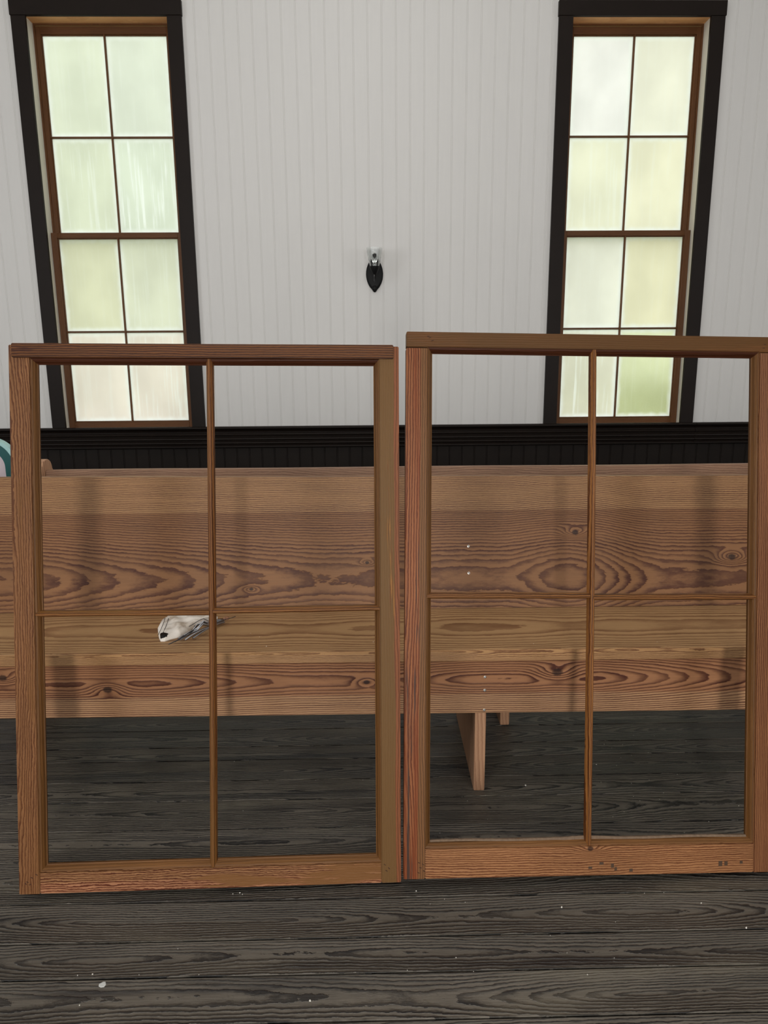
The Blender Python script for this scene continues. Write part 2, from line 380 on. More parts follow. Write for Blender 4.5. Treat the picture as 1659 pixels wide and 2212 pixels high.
# ------------------------------------------------------------------ windows
def pane_mat(name, tint, clear, streak, seed, wet=0.0):
    g = G(name); x, y, z = g.coords()
    st = g.noise(g.vec(x*38+seed, 0.0, z*1.6), detail=4.0, rough=.6)
    bl = g.noise(g.vec(x*3+seed, 0.0, z*2.2), detail=3.0)
    spk = g.noise(g.vec(x*320, 0.0, z*320), detail=1.0)
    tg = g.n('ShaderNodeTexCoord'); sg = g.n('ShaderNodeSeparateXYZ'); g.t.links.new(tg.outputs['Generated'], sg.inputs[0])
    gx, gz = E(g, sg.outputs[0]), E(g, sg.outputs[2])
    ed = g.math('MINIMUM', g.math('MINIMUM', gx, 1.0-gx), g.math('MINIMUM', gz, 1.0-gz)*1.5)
    ed = 1.0-g.step(ed + (bl0 := g.noise(g.vec(x*25, 0.0, z*12), detail=3.0)-.5)*.08, 0.0, .10)  # border mask: bright glow beside the bars, painted into the pane tint
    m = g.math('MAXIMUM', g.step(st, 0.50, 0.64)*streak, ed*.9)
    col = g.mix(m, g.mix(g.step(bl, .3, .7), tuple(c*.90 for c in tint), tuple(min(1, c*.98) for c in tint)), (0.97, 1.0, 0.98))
    tr = g.n('ShaderNodeBsdfTranslucent'); g.put(tr.inputs[0], col)
    rf = g.n('ShaderNodeBsdfRefraction'); rf.inputs['IOR'].default_value = 1.12; rf.inputs['Roughness'].default_value = 0.55 if not wet else 0.35
    g.put(rf.inputs[0], col)
    gl = g.n('ShaderNodeBsdfGlossy'); gl.inputs['Roughness'].default_value = 0.15
    if wet:
        bu = g.n('ShaderNodeBump'); g.put(bu.inputs['Height'], g.noise(g.vec(x*60, 0.0, z*60), detail=2.0)); bu.inputs['Distance'].default_value = 0.004; bu.inputs['Strength'].default_value = .7
        g.t.links.new(bu.outputs[0], rf.inputs['Normal'])
    a = g.n('ShaderNodeMixShader'); g.put(a.inputs[0], (1.0-m)*clear + (spk-.5)*.1); g.t.links.new(tr.outputs[0], a.inputs[1]); g.t.links.new(rf.outputs[0], a.inputs[2])
    b = g.n('ShaderNodeMixShader'); b.inputs[0].default_value = .04; g.t.links.new(a.outputs[0], b.inputs[1]); g.t.links.new(gl.outputs[0], b.inputs[2])
    o = g.n('ShaderNodeOutputMaterial'); g.t.links.new(b.outputs[0], o.inputs[0]); return g.m
GREENISH = (0.86, 0.90, 0.76); YELLOWISH = (0.95, 0.94, 0.78)
def build_window(name, x0, panes, meet, mid_u, mid_l):
    w = empty(name, (x0, W, Z0)); tag(w, kind='structure')
    H = Z1-Z0
    def part(nm, bm, m, parent=None, **k): return obj(nm, bm, m, parent or w, **k)
    # casing on the wall face (local y negative is into the room)
    part('side_casing', bx(-CW, 0.004, -.022, 0, 0, H), M_DARK, bevel=.0015)
    part('side_casing', bx(OW-.004, OW+CW, -.022, 0, 0, H), M_DARK, bevel=.0015)
    part('head_casing', bx(-CW-.004, OW+CW+.004, -.026, 0, H, H+CW), M_DARK, bevel=.0015)
    part('side_jamb', bx(-.014, 0.0, .001, TH-.002, -.02, H), M_JAMB)
    part('side_jamb', bx(OW, OW+.014, .001, TH-.002, -.02, H), M_JAMB)
    part('head_jamb', bx(-.012, OW+.012, .001, TH-.002, H, H+.014), M_SOFFIT)
    bm = bmesh.new(); prism(bm, [(0.002, -.004), (TH+.03, -.018), (TH+.03, -.029), (0.002, -.029)], lambda y, z: (-.012, y, z), lambda y, z: (OW+.012, y, z))
    part('sill', bm, M_JAMB)
    bm = bmesh.new(); box(bm, 0.0005, .011, .088, .0955, meet-Z0+.03, H); box(bm, OW-.011, OW-.0005, .088, .0955, meet-Z0+.03, H); box(bm, .0115, OW-.0115, .088, .0955, H-.011, H-.0005)
    part('parting_bead', bm, M_SASHW)
    ST = .040; MW = .0085; c = OW/2
    def sash(nm, y0, zb, zt, brh, trh, mid, pm):
        s = bmesh.new(); bw = .001
        box(s, bw, ST, y0, y0+.034, zb, zt); box(s, OW-ST, OW-bw, y0, y0+.034, zb, zt)
        fr = part(nm, s, M_SASHW, bevel=.0015)
        r = bmesh.new(); box(r, ST, OW-ST, y0, y0+.034, zt-trh, zt); box(r, ST, OW-ST, y0, y0+.034, zb, zb+brh)
        obj('sash_rail', r, M_SASHH, fr, bevel=.0015)
        # sticking and glazing bars
        pr = [(-.003, .003), (.003, .003), (.0075, .014), (.0035, .030), (-.0035, .030), (-.0075, .014)]
        m = bmesh.new(); prism(m, pr, lambda a, b: (c+a, y0+b, zb+brh), lambda a, b: (c+a, y0+b, zt-trh))
        obj('glazing_bar', m, M_SASHW, fr)
        m = bmesh.new()
        for (xa, xb) in ((ST, c-.003), (c+.003, OW-ST)):
            prism(m, pr, lambda a, b, xa=xa: (xa, y0+b, mid+a), lambda a, b, xb=xb: (xb, y0+b, mid+a))
        obj('glazing_bar', m, M_SASHH, fr)
        q = bmesh.new(); g_ = .006   # thin inner moulding round the lights
        for (xa, xb) in ((ST, ST+g_), (OW-ST-g_, OW-ST)): box(q, xa, xb, y0+.010, y0+.026, zb+brh, zt-trh)
        for (za, zc) in ((zb+brh, zb+brh+g_), (zt-trh-g_, zt-trh)): box(q, ST+g_, OW-ST-g_, y0+.010, y0+.026, za, zc)
        obj('inner_moulding', q, M_SASHW, fr, bevel=.001)
        k = 0
        for (za, zc) in ((mid+.004, zt-trh-.003), (zb+brh+.003, mid-.004)):
            for (xa, xb) in ((ST+.003, c-.004), (c+.004, OW-ST-.003)):
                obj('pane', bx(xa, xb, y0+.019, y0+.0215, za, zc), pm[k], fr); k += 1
    mz = meet-Z0
    sash('upper_sash', .096, mz-.002, H-.012, .034, .046, mid_u-Z0, panes[:4])
    sash('lower_sash', .052, -.006, mz+.030, .040, .034, mid_l-Z0, panes[4:])
    return w
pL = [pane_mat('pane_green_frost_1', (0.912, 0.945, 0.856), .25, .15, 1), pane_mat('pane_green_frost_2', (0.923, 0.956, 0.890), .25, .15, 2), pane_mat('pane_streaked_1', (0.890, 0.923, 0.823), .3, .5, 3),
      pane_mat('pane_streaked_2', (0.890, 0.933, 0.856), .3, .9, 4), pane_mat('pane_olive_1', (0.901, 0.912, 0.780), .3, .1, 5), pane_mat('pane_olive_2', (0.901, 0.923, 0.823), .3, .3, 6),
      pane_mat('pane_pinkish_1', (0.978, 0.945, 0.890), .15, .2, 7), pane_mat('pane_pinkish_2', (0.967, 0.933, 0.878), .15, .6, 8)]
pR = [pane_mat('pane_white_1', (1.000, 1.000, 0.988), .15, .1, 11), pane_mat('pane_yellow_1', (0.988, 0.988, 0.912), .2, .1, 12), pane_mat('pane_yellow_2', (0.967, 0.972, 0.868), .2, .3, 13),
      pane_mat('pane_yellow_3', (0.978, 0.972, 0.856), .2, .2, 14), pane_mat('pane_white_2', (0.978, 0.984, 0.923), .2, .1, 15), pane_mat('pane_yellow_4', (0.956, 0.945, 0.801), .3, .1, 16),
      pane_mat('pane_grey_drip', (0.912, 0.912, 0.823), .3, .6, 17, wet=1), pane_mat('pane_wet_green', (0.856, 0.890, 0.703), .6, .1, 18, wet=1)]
build_window('window_1', XL, pL, 2.070, 2.698, 1.459)
build_window('window_2', XR, pR, 2.070, 2.698, 1.459)

# ground outdoors, seen blurred through the frosted glass
def lawn_mat():
    g = G('lawn_grass'); x, y, z = g.coords()
    n1 = g.noise(g.vec(x*.5, y*.5, 0.0), detail=3.0); n2 = g.noise(g.vec(x*30, y*30, 0.0), detail=3.0)
    c = g.mix(g.step(n1, .4, .6), (0.20, 0.27, 0.10), (0.42, 0.40, 0.18))
    return g.out(g.scale(c, n2*.6+.7), rough=.9)
tag(obj('ground', bx(-40, 40, W+TH+.05, 60, -.6, -.5), lawn_mat()), kind='structure')

# ------------------------------------------------------------------ pews
def pew(loc, x0, x1, supports, mats, label, dz=0.0, hb=(.875, .875), screws=True):
    mb, msq, me_, ma, ml = mats
    t = empty('wooden_pew', loc, (0, 0, -0.0075)); tag(t, label, 'pew', 'pine pews set one behind the other')
    ZS, YJ, YB = .46, .3405, .4456
    xa = x0+.035; xb = x1-.035
    def pr(nm, pts, m, par=t, a=xa, b=xb, bev=.003):
        bm = bmesh.new(); prism(bm, pts, lambda y, z: (a, y, z), lambda y, z: (b, y, z)); return obj(nm, bm, m, par, bevel=bev)
    pr('seat', [(0.006, .428+dz), (YJ+.03, .428+dz), (YJ+.03, ZS+dz), (0.006, ZS+dz)], msq)
    pr('seat_front_edge', [(0, .427+dz), (.0055, .427+dz), (.0055, ZS+dz), (0, ZS+dz)], me_, bev=.002)
    pr('apron', [(.018, .2626+dz), (.043, .2626+dz), (.043, .4265+dz), (.018, .4265+dz)], ma, bev=.0015)
    # raked back, its top edge running slightly off level like the original
    bm = bmesh.new(); th = .024; n = 24
    rows = []
    for i in range(n+1):
        u = i/n; x = xa+(xb-xa)*u; xw = x+loc[0]
        h = hb[0]+(hb[1]-hb[0])*min(1, max(0, (xw+1.1)/2.2))+dz + 0.0008*math.sin(xw*5.1)
        yb = YJ + (YB-YJ)*(h-ZS-dz)/(.875-ZS)
        rows.append([bm.verts.new(p) for p in ((x, YJ, ZS+.001+dz), (x, YJ+th, ZS+.001+dz), (x, yb+th, h), (x, yb, h))])
    for a, b in zip(rows, rows[1:]):
        for k in range(4): bm.faces.new((a[k], b[k], b[(k+1) % 4], a[(k+1) % 4]))
    bm.faces.new(rows[0][::-1]); bm.faces.new(rows[-1])
    long_e = [e for e in bm.edges if abs((e.verts[0].co-e.verts[1].co).x) > .01]
    bmesh.ops.bevel(bm, geom=long_e, offset=.003, segments=2, affect='EDGES')
    bk = obj('backrest', bm, mb, t)
    for sx in supports:
        bm = bmesh.new(); prism(bm, [(.0435, 0), (.50, 0), (.50, .02), (.38, .25), (.36, .4275+dz), (.0435, .4275+dz)], lambda y, z: (sx-.0165, y, z), lambda y, z: (sx+.0165, y, z))
        obj('support_board', bm, ml, t, bevel=.005, seg=2)
    # rounded end panels
    for a, b in ((x0, x0+.034), (x1-.034, x1)):
        pts = [(.135, 0), (.50, 0), (.50, .05), (.42, .30), (.455, .60), (.505, .84)]
        cyc = (.455, .853); R = .04
        for k in range(7): th_ = math.radians(-15+k*17.5); pts.append((cyc[0]+R*1.05*math.cos(th_)+.006, cyc[1]+dz*.2+R*math.sin(th_)))
        pts += [(.43, .885), (.39, .82), (.345, .72), (.24, .655), (.10, .63), (.045, .60), (.02, .55), (.02, .42), (.10, .25)]
        bm = bmesh.new(); prism(bm, pts, lambda y, z: (a, y, z), lambda y, z: (b, y, z)); obj('end_panel', bm, ml, t, bevel=.004, seg=2)
    if screws:
        def screw(x, y, z, rk=0.0):
            bm = bmesh.new(); lathe(bm, [(.0042, 0), (.0040, .0006), (.0022, .0009), (.0014, .0002), (0.0001, .0001)], 0, 0, 0, seg=14)
            s = obj('screw', bm, M_SCREW, t, smooth=True); s.location = (x-loc[0], y-loc[1], z); s.rotation_euler = (math.pi/2 - rk, 0, 0)
        for z in (.372, .332, .272): screw(.312, loc[1]+.018-.312*.0, z)
        for z in (.654, .570): screw(.308, loc[1]+YJ+(YB-YJ)*(z-ZS)/(.875-ZS), z, .25)
    return t
YS = 1.8331
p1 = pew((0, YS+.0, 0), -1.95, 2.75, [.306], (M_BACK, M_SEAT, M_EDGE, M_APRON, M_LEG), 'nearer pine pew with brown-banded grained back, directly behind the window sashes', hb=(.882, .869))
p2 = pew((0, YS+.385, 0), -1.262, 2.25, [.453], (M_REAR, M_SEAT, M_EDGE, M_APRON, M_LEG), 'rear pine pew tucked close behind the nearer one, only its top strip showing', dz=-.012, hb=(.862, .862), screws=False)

# ------------------------------------------------------------------ loose window sashes
MOULD = [(-.001, .0005), (.0, .0035), (.0035, .0045), (.0075, .0085), (.0105, .0150), (.0125, .0160), (.0125, .0185), (.0085, .0190), (.0085, .0300), (-.001, .0300)]
BAR = [(-.0035, .0010), (.0035, .0010), (.0045, .0045), (.0075, .0085), (.0088, .0150), (.0088, .0180), (.0036, .0190), (.0030, .0305), (-.0030, .0305), (-.0036, .0190), (-.0088, .0180), (-.0088, .0150), (-.0075, .0085), (-.0045, .0045)]
def loose_sash(loc, rot, roll, sw, sh, stl, str_, rb, rt_, vx, hz, pre, label, proud, marks, slots):
    t = empty('window_sash', loc); tag(t, label, 'window sash', 'old wooden window sashes without glass')
    yw, tl = rot
    ux = Vector((math.cos(yw), math.sin(yw), 0)); upv = Vector((-math.sin(yw)*math.sin(tl), math.cos(yw)*math.sin(tl), math.cos(tl)))
    a = ux*math.cos(roll)+upv*math.sin(roll); c = -ux*math.sin(roll)+upv*math.cos(roll); b = c.cross(a)
    Mx = Matrix((a, b, c)).transposed().to_4x4(); Mx.translation = Vector(loc); t.matrix_world = Mx
    T = .032; inL, inR, inB, inT = stl, sw-str_, rb, sh-rt_
    top_s = sh-.0005 if not proud else sh-.001
    hh = top_s if not proud else sh-.001
    def mould(bm, kind):
        if kind == 'L': prism(bm, MOULD, lambda q, d: (inL+q, d, inB+max(q, 0)), lambda q, d: (inL+q, d, inT-max(q, 0)))
        if kind == 'R': prism(bm, MOULD, lambda q, d: (inR-q, d, inB+max(q, 0)), lambda q, d: (inR-q, d, inT-max(q, 0)))
        if kind == 'B': prism(bm, MOULD, lambda q, d: (inL+max(q, 0), d, inB+q), lambda q, d: (inR-max(q, 0), d, inB+q))
        if kind == 'T': prism(bm, MOULD, lambda q, d: (inL+max(q, 0), d, inT-q), lambda q, d: (inR-max(q, 0), d, inT-q))
    stop = sh-rt_-.002 if not proud else sh-.002
    def member(nm, bxs, kind, m):
        bm = bmesh.new(); box(bm, *bxs)
        bmesh.ops.bevel(bm, geom=bm.edges[:], offset=.0016, segments=2, affect='EDGES')
        o = obj(nm, bm, m, t); bm = bmesh.new(); mould(bm, kind)
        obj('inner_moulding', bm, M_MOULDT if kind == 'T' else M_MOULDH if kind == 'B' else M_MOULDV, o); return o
    member('left_stile', (0, inL, 0, T, 0, stop), 'L', MS[pre+'left'])
    member('right_stile', (inR, sw, 0, T, 0, stop), 'R', MS[pre+'right'])
    member('bottom_rail', (inL+.0004, inR-.0004, .0002, T, .0003, inB), 'B', MS[pre+'bottom'])
    if proud: tr = member('top_rail', (.0100, sw-.0130, -.009, .012, inT+.001, sh), 'T', MS[pre+'top'])
    else: tr = member('top_rail', (0.0005, sw-.0005, 0, T, inT, sh), 'T', MS[pre+'top'])
    bm = bmesh.new(); x0v, x1v = vx
    N = 16; prev = None
    for i in range(N):   # a slightly bowed vertical glazing bar
        z0_, z1_ = inB+(inT-inB)*i/N, inB+(inT-inB)*(i+1)/N
        xf = lambda z: x0v+(x1v-x0v)*(z-inB)/(inT-inB) + .0015*math.sin(math.pi*(z-inB)/(inT-inB))
        ring0 = prev or [bm.verts.new((xf(z0_)+q, d, z0_)) for q, d in BAR]
        ring1 = [bm.verts.new((xf(z1_)+q, d, z1_)) for q, d in BAR]
        if not prev: bm.faces.new(ring0)
        for k in range(len(BAR)): bm.faces.new((ring0[k], ring1[k], ring1[(k+1) % len(BAR)], ring0[(k+1) % len(BAR)]))
        prev = ring1
    bm.faces.new(prev[::-1]); obj('vertical_glazing_bar', bm, MS[pre+'munt_v'], t)
    xm = (x0v+x1v)/2
    for (xa, xb, za, zc) in ((inL+.001, xm-.0035, hz[0], hz[1]), (xm+.0035, inR-.001, hz[2], hz[3])):
        bm = bmesh.new(); prism(bm, [(q*.88, d) for q, d in BAR], lambda q, d: (xa, d, za+q), lambda q, d: (xb, d, zc+q)); obj('horizontal_glazing_bar', bm, MS[pre+'munt_h'], t)
    for (s, z, w_, h_) in marks:
        obj('filler_mark', bx(s-w_/2, s+w_/2, -.0004, .003, z-h_/2, z+h_/2), M_MARK, t)
    for (s, z, an) in slots:
        bm = bx(-.0028, .0028, -.0004, .002, -.0007, .0007); o = obj('nail_slot', bm, M_SLOT, t); o.location = (s, 0, z); o.rotation_euler = (0, an, 0)
    return t
sl = loose_sash((-.8398, 1.4679, .0167), (.0327, .1776), -.0112, .9011, 1.289, .0485, .0470, .0515, .0330, (.4515, .4565), (.6615, .660, .6635, .6655), 'l_',
   'left window sash with proud stained top rail coloured darker for shade, leaning over bare floorboards', True, [],
   [(.030, .040, .5), (.020, .030, .5), (.041, .047, .5), (.026, .024, -.4), (.862, .045, .6), (.872, .036, .7), (.866, .030, .6), (.016, .026, .9)])
sr = loose_sash((.0667, 1.4822, .0254), (.030, .1912), -.0209, .9011, 1.307, .0508, .0430, .0735, .0365, (.4495, .4525), (.679, .6785, .6745, .675), 'r_',
   'right window sash with red-worn left stile and knot-stained bottom rail', False,
   [(.4525, .020, .009, .006), (.507, .024, .007, .010), (.515, .016, .006, .008), (.553, .012, .008, .007), (.775, .024, .009, .013), (.789, .024, .008, .010), (.827, .026, .007, .007), (.480, .030, .010, .006)],
   [(.036, .040, .4), (.046, .036, .6), (.040, .028, .2), (.048, .020, .6), (.035, .016, .4), (.056, 1.293, -.3), (.062, 1.286, -.3), (.052, 1.296, 0), (.871, 1.289, 0), (.868, 1.280, 0)])
# weathered putty ridge left in the right sash's lower rebate
bm = bmesh.new(); random.seed(3)
prev = None; N = 90
for i in range(N+1):
    u = i/N; s = .064+u*(.846-.064); near = math.exp(-((s-.452)/.045)**2)
    h = .0004+.0010*random.random()+.003*near; zz = .0865 + .001*math.sin(u*17)
    ring = [bm.verts.new(p) for p in ((s, .012, zz-.003-.010*near), (s, .015, zz+h), (s, .020, zz+h*.7), (s, .020, zz-.002))]
    if prev:
        for k in range(4): bm.faces.new((prev[k], ring[k], ring[(k+1) % 4], prev[(k+1) % 4]))
    else: bm.faces.new(ring)
    prev = ring
bm.faces.new(prev[::-1]); pt = obj('putty_residue', bm, M_PUTTY, sr); pt['label'] = 'crumbling pale grey putty'
random.seed(7)

# ------------------------------------------------------------------ wall sconce
def build_sconce():
    x, z = .036, 1.82; t = empty('wall_sconce', (x, W, z)); tag(t, 'black oval wall sconce with a clear ribbed glass shade on the white wall', 'sconce')
    pts = []
    for k in range(40):
        a = 2*math.pi*k/40; px = .0575*math.cos(a)*abs(math.cos(a))**0.15; pz = .105*math.sin(a)
        px = .0575*math.cos(a)*(1-.16*abs(math.sin(a))**2)
        if math.sin(a) < -.93: pz -= .012*(abs(math.sin(a))-.93)/.07
        pts.append((px, pz))
    bm = bmesh.new()
    prev = None
    for (sc, y) in ((1.0, -.001), (1.0, -.007), (.94, -.013), (.80, -.016)):
        ring = [bm.verts.new((px*sc, y, pz*sc)) for px, pz in pts]
        if prev:
            for k in range(40): bm.faces.new((prev[k], ring[k], ring[(k+1) % 40], prev[(k+1) % 40]))
        else: bm.faces.new(ring)
        prev = ring
    bm.faces.new(prev[::-1]); obj('backplate', bm, M_BLACK, t, smooth=True)
    bm = bmesh.new(); lathe(bm, [(.0005, -.02), (.012, -.018), (.018, -.008), (.019, 0), (.012, .012), (.0005, .016)], 0, -.012, -.088, seg=20, sy=.6); obj('finial', bm, M_BLACK, t, smooth=True)
    bm = bmesh.new(); tube(bm, [(0, -.012, -.035), (0, -.04, -.045), (0, -.07, -.040), (0, -.085, -.015), (0, -.085, .0)], .006, 10); obj('arm', bm, M_BLACK, t, smooth=True)
    bm = bmesh.new(); lathe(bm, [(.004, -.022), (.014, -.008), (.024, .012), (.031, .030), (.033, .040), (.031, .040), (.020, .030)], 0, -.085, .0, seg=28); obj('shade_holder', bm, M_BLACK, t, smooth=True)
    bm = bmesh.new(); tube(bm, [(-.003, -.095, -.010), (-.003, -.094, -.058), (.000, -.094, -.062), (.004, -.094, -.058), (.004, -.094, -.046)], .0012, 6)
    obj('switch_hook', bm, plain('grey_wire', (.1, .1, .1), rough=.3, metal=1.0), t, smooth=True)
    g = G('clear_ribbed_glass'); gm = g.out((.95, .97, .96), rough=.03, **{'Transmission Weight': 1.0, 'IOR': 1.45})
    bm = bmesh.new(); lathe(bm, [(.0290, .040), (.0345, .060), (.042, .090), (.0475, .125), (.0505, .155), (.0490, .155), (.0460, .125), (.0405, .090), (.033, .061), (.0275, .042)], 0, -.085, 0, seg=96, close=False, flute=24, famp=.012)
    obj('glass_shade', bm, gm, t, smooth=True)
    bm = bmesh.new(); lathe(bm, [(.0130, .030), (.0140, .034), (.0130, .038), (.0140, .042), (.0130, .046), (.0140, .050), (.0125, .056), (.004, .058)], 0, -.085, 0, seg=20)
    obj('lamp_socket', bm, plain('steel_socket', (.3, .3, .3), rough=.3, metal=1.0), t, smooth=True)
    bm = bmesh.new(); lathe(bm, [(.010, .056), (.013, .066), (.019, .078), (.022, .092), (.020, .106), (.013, .118), (.0005, .123)], 0, -.085, 0, seg=28, close=False)
    obj('bulb', bm, g.m, t, smooth=True)
    bm = bmesh.new(); tube(bm, [(-.004, -.085, .058), (-.007, -.085, .082), (-.003, -.085, .090), (.003, -.085, .084), (.007, -.085, .090), (.004, -.085, .060)], 0.0005, 5)
    obj('filament', bm, M_BLACK, t)
build_sconce()

# ------------------------------------------------------------------ rounded panel at far left
def arch(cx, z0, zc, R, n=28):
    return [(cx-R, z0)] + [(cx-R*math.cos(math.pi*k/n), zc+R*math.sin(math.pi*k/n)) for k in range(n+1)] + [(cx+R, z0)]
def build_panel():
    t = empty('rounded_panel', (-1.54, 2.88, 0)); tag(t, 'pale pink rounded-top panel edged in teal, at far left behind the pews', 'panel')
    R = .118; zc = .838
    def ring(R0, R1, d0, d1, nm, m):
        A, B = arch(0, 0.0, zc, R0), arch(0, 0.0, zc, R1); bm = bmesh.new()
        vs = [[bm.verts.new((p[0], y, p[1])) for p in poly] for poly in (A, B) for y in (d0, d1)]
        n = len(A)
        for i in range(n-1):
            bm.faces.new((vs[0][i], vs[0][i+1], vs[2][i+1], vs[2][i])); bm.faces.new((vs[1][i], vs[1][i+1], vs[3][i+1], vs[3][i]))
            bm.faces.new((vs[0][i], vs[0][i+1], vs[1][i+1], vs[1][i])); bm.faces.new((vs[2][i], vs[2][i+1], vs[3][i+1], vs[3][i]))
        for e in (0, n-1): bm.faces.new((vs[0][e], vs[2][e], vs[3][e], vs[1][e]))
        obj(nm, bm, m, t, smooth=True)
    ring(R, R-.015, -.016, .016, 'aqua_rim', plain('aqua_paint', lin((160, 200, 198)), rough=.4))
    ring(R-.0152, R-.052, -.014, .014, 'teal_band', plain('teal_paint', lin((34, 84, 84)), rough=.4))
    bm = bmesh.new(); pts = arch(0, 0.0, zc, R-.0522); prism(bm, pts, lambda a, b: (a, -.010, b), lambda a, b: (a, .010, b)); obj('face_board', bm, plain('pale_pink_paint', lin((206, 190, 196)), rough=.5), t)
build_panel()

# ------------------------------------------------------------------ canvas pouch and rods on the seat
bag = [(-.652, 2.094), (-.645, 2.025), (-.631, 1.981), (-.617, 1.942), (-.608, 1.923), (-.596, 1.922), (-.584, 1.937), (-.566, 1.949), (-.553, 1.975), (-.540, 2.020), (-.524, 2.066),
       (-.500, 2.085), (-.479, 2.085), (-.486, 2.118), (-.522, 2.129), (-.549, 2.128), (-.58, 2.132), (-.615, 2.135), (-.642, 2.128)]
def canvas_mat():
    g = G('soiled_canvas'); x, y, z = g.coords()
    n = g.noise(g.vec(x*22, y*16, 0.0), detail=4.0); wv = g.noise(g.vec(x*900, y*900, 0.0), detail=1.0)
    c = g.mix(g.step(n, .42, .7), lin((222, 214, 204)), lin((168, 152, 134)))
    return g.out(g.scale(c, wv*.2+.9), rough=.9, bump=n*.8+wv*.2, bdist=.003)
SZ = .4602
def build_pouch():
    cx = sum(p[0] for p in bag)/len(bag); cy = sum(p[1] for p in bag)/len(bag)
    t = empty('canvas_pouch', (cx, cy, SZ)); tag(t, 'small off-white canvas pouch with black corner hole lying on the pew seat', 'pouch')
    # resample the outline
    P = []
    for i in range(len(bag)):
        a, b = Vector(bag[i]), Vector(bag[(i+1) % len(bag)])
        for k in range(4): P.append(a.lerp(b, k/4)-Vector((cx, cy)))
    bm = bmesh.new(); rows = []; NR = 8; rnd = random.Random(5)
    ph = [rnd.uniform(0, 6.28) for _ in range(4)]
    for sgn in (1,):
        for r in range(NR+1):
            f = 1-r/NR
            row = []
            for i, p in enumerate(P):
                q = p*f; e = math.sqrt(max(0, 1-f**3))
                z = .003+.016*e + .0025*e*math.sin(q.x*120+ph[0]+q.y*60)+.002*e*math.sin(q.y*150+ph[1]-q.x*40)
                row.append(bm.verts.new((q.x, q.y, z)))
                if r == NR: break
            rows.append(row)
    n = len(P)
    for a, b in zip(rows, rows[1:]):
        for k in range(n):
            if len(b) == 1: bm.faces.new((a[k], a[(k+1) % n], b[0]))
            else: bm.faces.new((a[k], a[(k+1) % n], b[(k+1) % n], b[k]))
    low = [bm.verts.new((p.x*.99, p.y*.99, 0.0003)) for p in P]
    for k in range(n): bm.faces.new((rows[0][k], low[k], low[(k+1) % n], rows[0][(k+1) % n]))
    bm.faces.new(low)
    obj('cloth_body', bm, canvas_mat(), t, smooth=True)
    for dx in (0, .011):
        bm = bmesh.new(); pts = [(-.640+dx*1.0+.02*k/8+.006*math.sin(k/8*3.1), 2.085-.142*k/8, .0) for k in range(9)]
        tube(bm, [(x-cx, y-cy, .0105+.0112*math.sin(math.pi*min(1, (k+.6)/9))) for k, (x, y, _) in enumerate(pts)], .0008, 5)
        obj('stitching', bm, M_BLACK, t)
    bm = bmesh.new(); hp = [(-.612, 1.937), (-.607, 1.930), (-.599, 1.931), (-.592, 1.934), (-.591, 1.944), (-.600, 1.949), (-.606, 1.952), (-.613, 1.947)]
    prism(bm, hp, lambda x, y: (x-cx, y-cy, .002), lambda x, y: (x-cx, y-cy, .0175)); o = obj('corner_hole', bm, M_BLACK, t); o['label'] = 'black hole at the corner'
build_pouch()
def build_rods():
    rods = [((-.551, 1.921), (-.458, 2.073), .0030, 'rod'), ((-.541, 1.954), (-.458, 2.066), .0015, 'rod'), ((-.533, 1.905), (-.471, 2.012), .0022, 'rod'), ((-.517, 1.93), (-.453, 2.058), .0030, 'rod'),
            ((-.529, 2.005), (-.454, 2.080), .0013, 'wire'), ((-.527, 1.982), (-.465, 2.063), .0022, 'rod'), ((-.559, 1.932), (-.480, 2.060), .0020, 'rod'), ((-.549, 2.006), (-.470, 2.078), .0010, 'wire'),
            ((-.545, 1.94), (-.466, 2.050), .0020, 'rod'), ((-.518, 2.0), (-.455, 2.085), .0010, 'wire'), ((-.559, 1.900), (-.427, 2.099), .0012, 'wire'), ((-.562, 1.876), (-.500, 2.020), .0015, 'wire')]
    t = empty('rod_bundle', (-.49, 2.02, SZ)); tag(t, 'tied bundle of thin grey metal rods and dark wires beside the canvas pouch', 'rods')
    ms = plain('dull_steel', (.30, .30, .31), rough=.35, metal=1.0, var=.3, sc=80); md = plain('dark_wire', (.05, .045, .045), rough=.5, metal=.6)
    rnd = random.Random(2)
    for i, (a, b, r, k) in enumerate(rods):
        bm = bmesh.new(); n = 9; pts = []
        over = [0.003+r, 0.019][0]
        for j in range(n):
            u = j/(n-1); x = a[0]+(b[0]-a[0])*u; y = a[1]+(b[1]-a[1])*u
            if k == 'wire': x += .003*math.sin(u*9+i)*(1-u); y += .002*math.sin(u*7+i*2)
            z = .004+r+.013*u*(1-u)*2+.003*(i % 3)+(.012*(1-abs(u-.6)) if x < -.5 and y > 1.985 else 0)
            if i == 11 and j == 0: x -= .006
            pts.append((x+.49, y-2.02, z))
        tube(bm, pts, r, 8); obj('metal_rod' if k == 'rod' else 'wire', bm, ms if k == 'rod' else md, t, smooth=True)
    bm = bmesh.new(); c = Vector((-.452+.49, 2.076-2.02, .010))
    for k in range(3):
        a0 = rnd.uniform(0, 3); tube(bm, [c+Vector((.008*math.cos(a0+j*.7)+.002*k, .007*math.sin(a0+j*.7)-.003*k, .002*math.sin(j)+.003*k)) for j in range(10)], .0007, 5)
    obj('wire_tie', bm, plain('copper_wire', (.35, .18, .12), rough=.4, metal=.8), t)
build_rods()

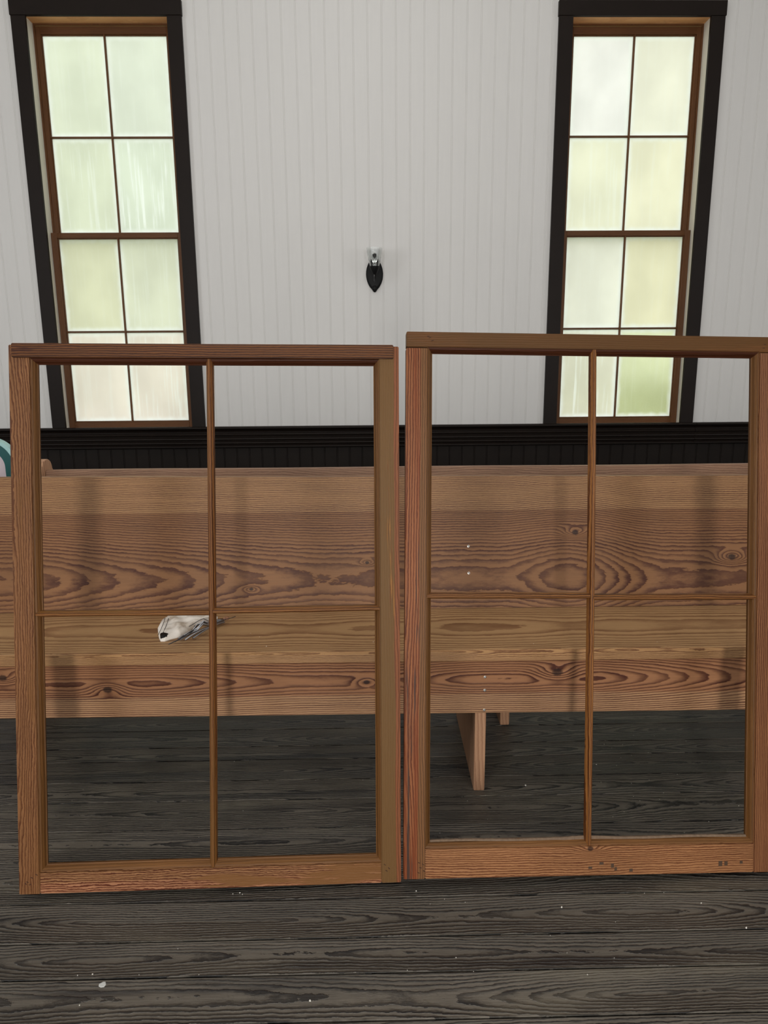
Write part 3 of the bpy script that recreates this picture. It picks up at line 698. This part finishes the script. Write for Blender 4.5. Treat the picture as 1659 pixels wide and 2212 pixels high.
# ------------------------------------------------------------------ paint flakes
FL = [(0.449, 1.897, 4), (0.822, 1.341, 3), (0.429, 1.413, 3), (-0.589, 1.256, 2), (0.694, 2.002, 2), (-0.133, 1.181, 3), (0.096, 1.474, 2), (0.161, 1.446, 1), (0.636, 1.452, 1), (0.683, 1.453, 1), (0.756, 1.417, 2), (0.538, 1.366, 1), (0.382, 1.332, 1), (0.433, 1.228, 1.5), (0.208, 1.435, 1), (0.126, 1.432, 1), (0.2, 1.242, 1), (0.406, 1.284, 1), (0.502, 1.268, 1), (0.063, 1.249, 1), (0.168, 1.278, 1.5), (-0.492, 1.252, 1), (-0.619, 1.254, 1.5), (-0.587, 1.183, 2), (-0.368, 1.249, 1), (-0.325, 1.480, 2), (-0.341, 1.477, 1.5), (-0.318, 1.475, 1.5), (-0.429, 1.317, 1), (0.873, 2.174, 1), (0.942, 2.169, 1.3), (1.034, 2.133, 1.3), (0.817, 2.117, 1.3), (0.817, 2.143, 1), (0.757, 2.121, 1.3), (0.774, 2.098, 1), (0.755, 1.995, 1.3), (0.784, 2.039, 1), (0.822, 2.051, 1), (0.882, 2.066, 1.2), (0.826, 1.914, 1), (0.923, 1.941, 1.2), (0.767, 1.899, 1.2), (0.678, 1.907, 1.2), (0.843, 1.848, 1.3), (0.749, 1.833, 1.3), (0.76, 1.812, 1.2), (0.819, 1.817, 1), (0.893, 1.817, 1), (0.697, 1.763, 1.2), (0.658, 1.741, 1.3), (0.785, 1.723, 1), (0.913, 1.713, 1.5), (0.826, 1.669, 1.2), (0.592, 1.662, 1), (1.03, 1.78, 1.3), (-0.446, 2.056, 1.3), (-0.179, 1.943, 1), (-0.036, 1.941, 1.2), (0.006, 2.061, 1), (-0.015, 2.164, 1), (-0.373, 1.799, 1.2), (-0.471, 1.687, 1), (-0.868, 1.916, 1), (-0.878, 1.861, 1), (0.266, 1.827, 1), (0.321, 1.850, 1), (0.173, 1.686, 1), (0.31, 1.741, 1)]
def flake(r, seed):
    rnd = random.Random(seed); bm = bmesh.new(); n = 7
    pts = [((r*rnd.uniform(.6, 1.1))*math.cos(2*math.pi*k/n), (r*rnd.uniform(.45, .9))*math.sin(2*math.pi*k/n)) for k in range(n)]
    prism(bm, pts, lambda a, b: (a, b, 0), lambda a, b: (a*.85, b*.85, r*.55+.0004)); return bm
protos = [obj('paint_flake', flake(.0011, s), M_CHIP) for s in (1, 2, 3)]
special = {0: 'lumpy beige paint chip on the floor in front of the pew support board', 1: 'bright white paint chip on the floor near the right edge of the photo',
           2: 'pale crumb of paint on the front floorboards below the right sash', 5: 'off-white paint chip on the nearest floorboards, below the two sashes'}
used = [False]*3
for i, (x, y, s) in enumerate(FL):
    k = i % 3
    if used[k]: o = protos[k].copy(); COL.objects.link(o)
    else: o = protos[k]; used[k] = True
    o.location = (x, y, 0.0002); o.rotation_euler = (0, 0, random.uniform(0, 6.28)); o.scale = (s*.85, s*.85, s*.6)
    if i in special: tag(o, special[i], 'paint flake', 'paint flakes on the floor')
    else: tag(o, 'tiny white paint flake scattered on the dark floorboards', 'paint flake', 'paint flakes on the floor')
for (x, y, s) in ((.0, 1.90, 1.2), (-.30, 1.88, 1.4), (-.385, 1.92, 1), (.62, 1.93, 1), (.14, 1.90, 1.3), (.80, 1.87, 1.0), (-.36, 1.98, 1), (.45, 1.87, 1.2), (-.33, 1.95, 1)):
    o = protos[1].copy(); COL.objects.link(o); o.location = (x, y, .4602); o.scale = (s*.85, s*.85, s*.6); o.rotation_euler = (0, 0, random.uniform(0, 6))
    tag(o, 'tiny white paint flake on the pew seat', 'paint flake', 'paint flakes on the pew seat')
bm = flake(.0085, 9)
o = obj('paint_splat', bm, plain('chalky_white_spot', lin((190, 190, 186)), rough=.9, var=.3, sc=200)); o.location = (-.559, 1.230, .0001); o.scale = (1, 1.3, .12)
tag(o, 'round chalky white paint spot on the nearest floorboard at left', 'paint spot')
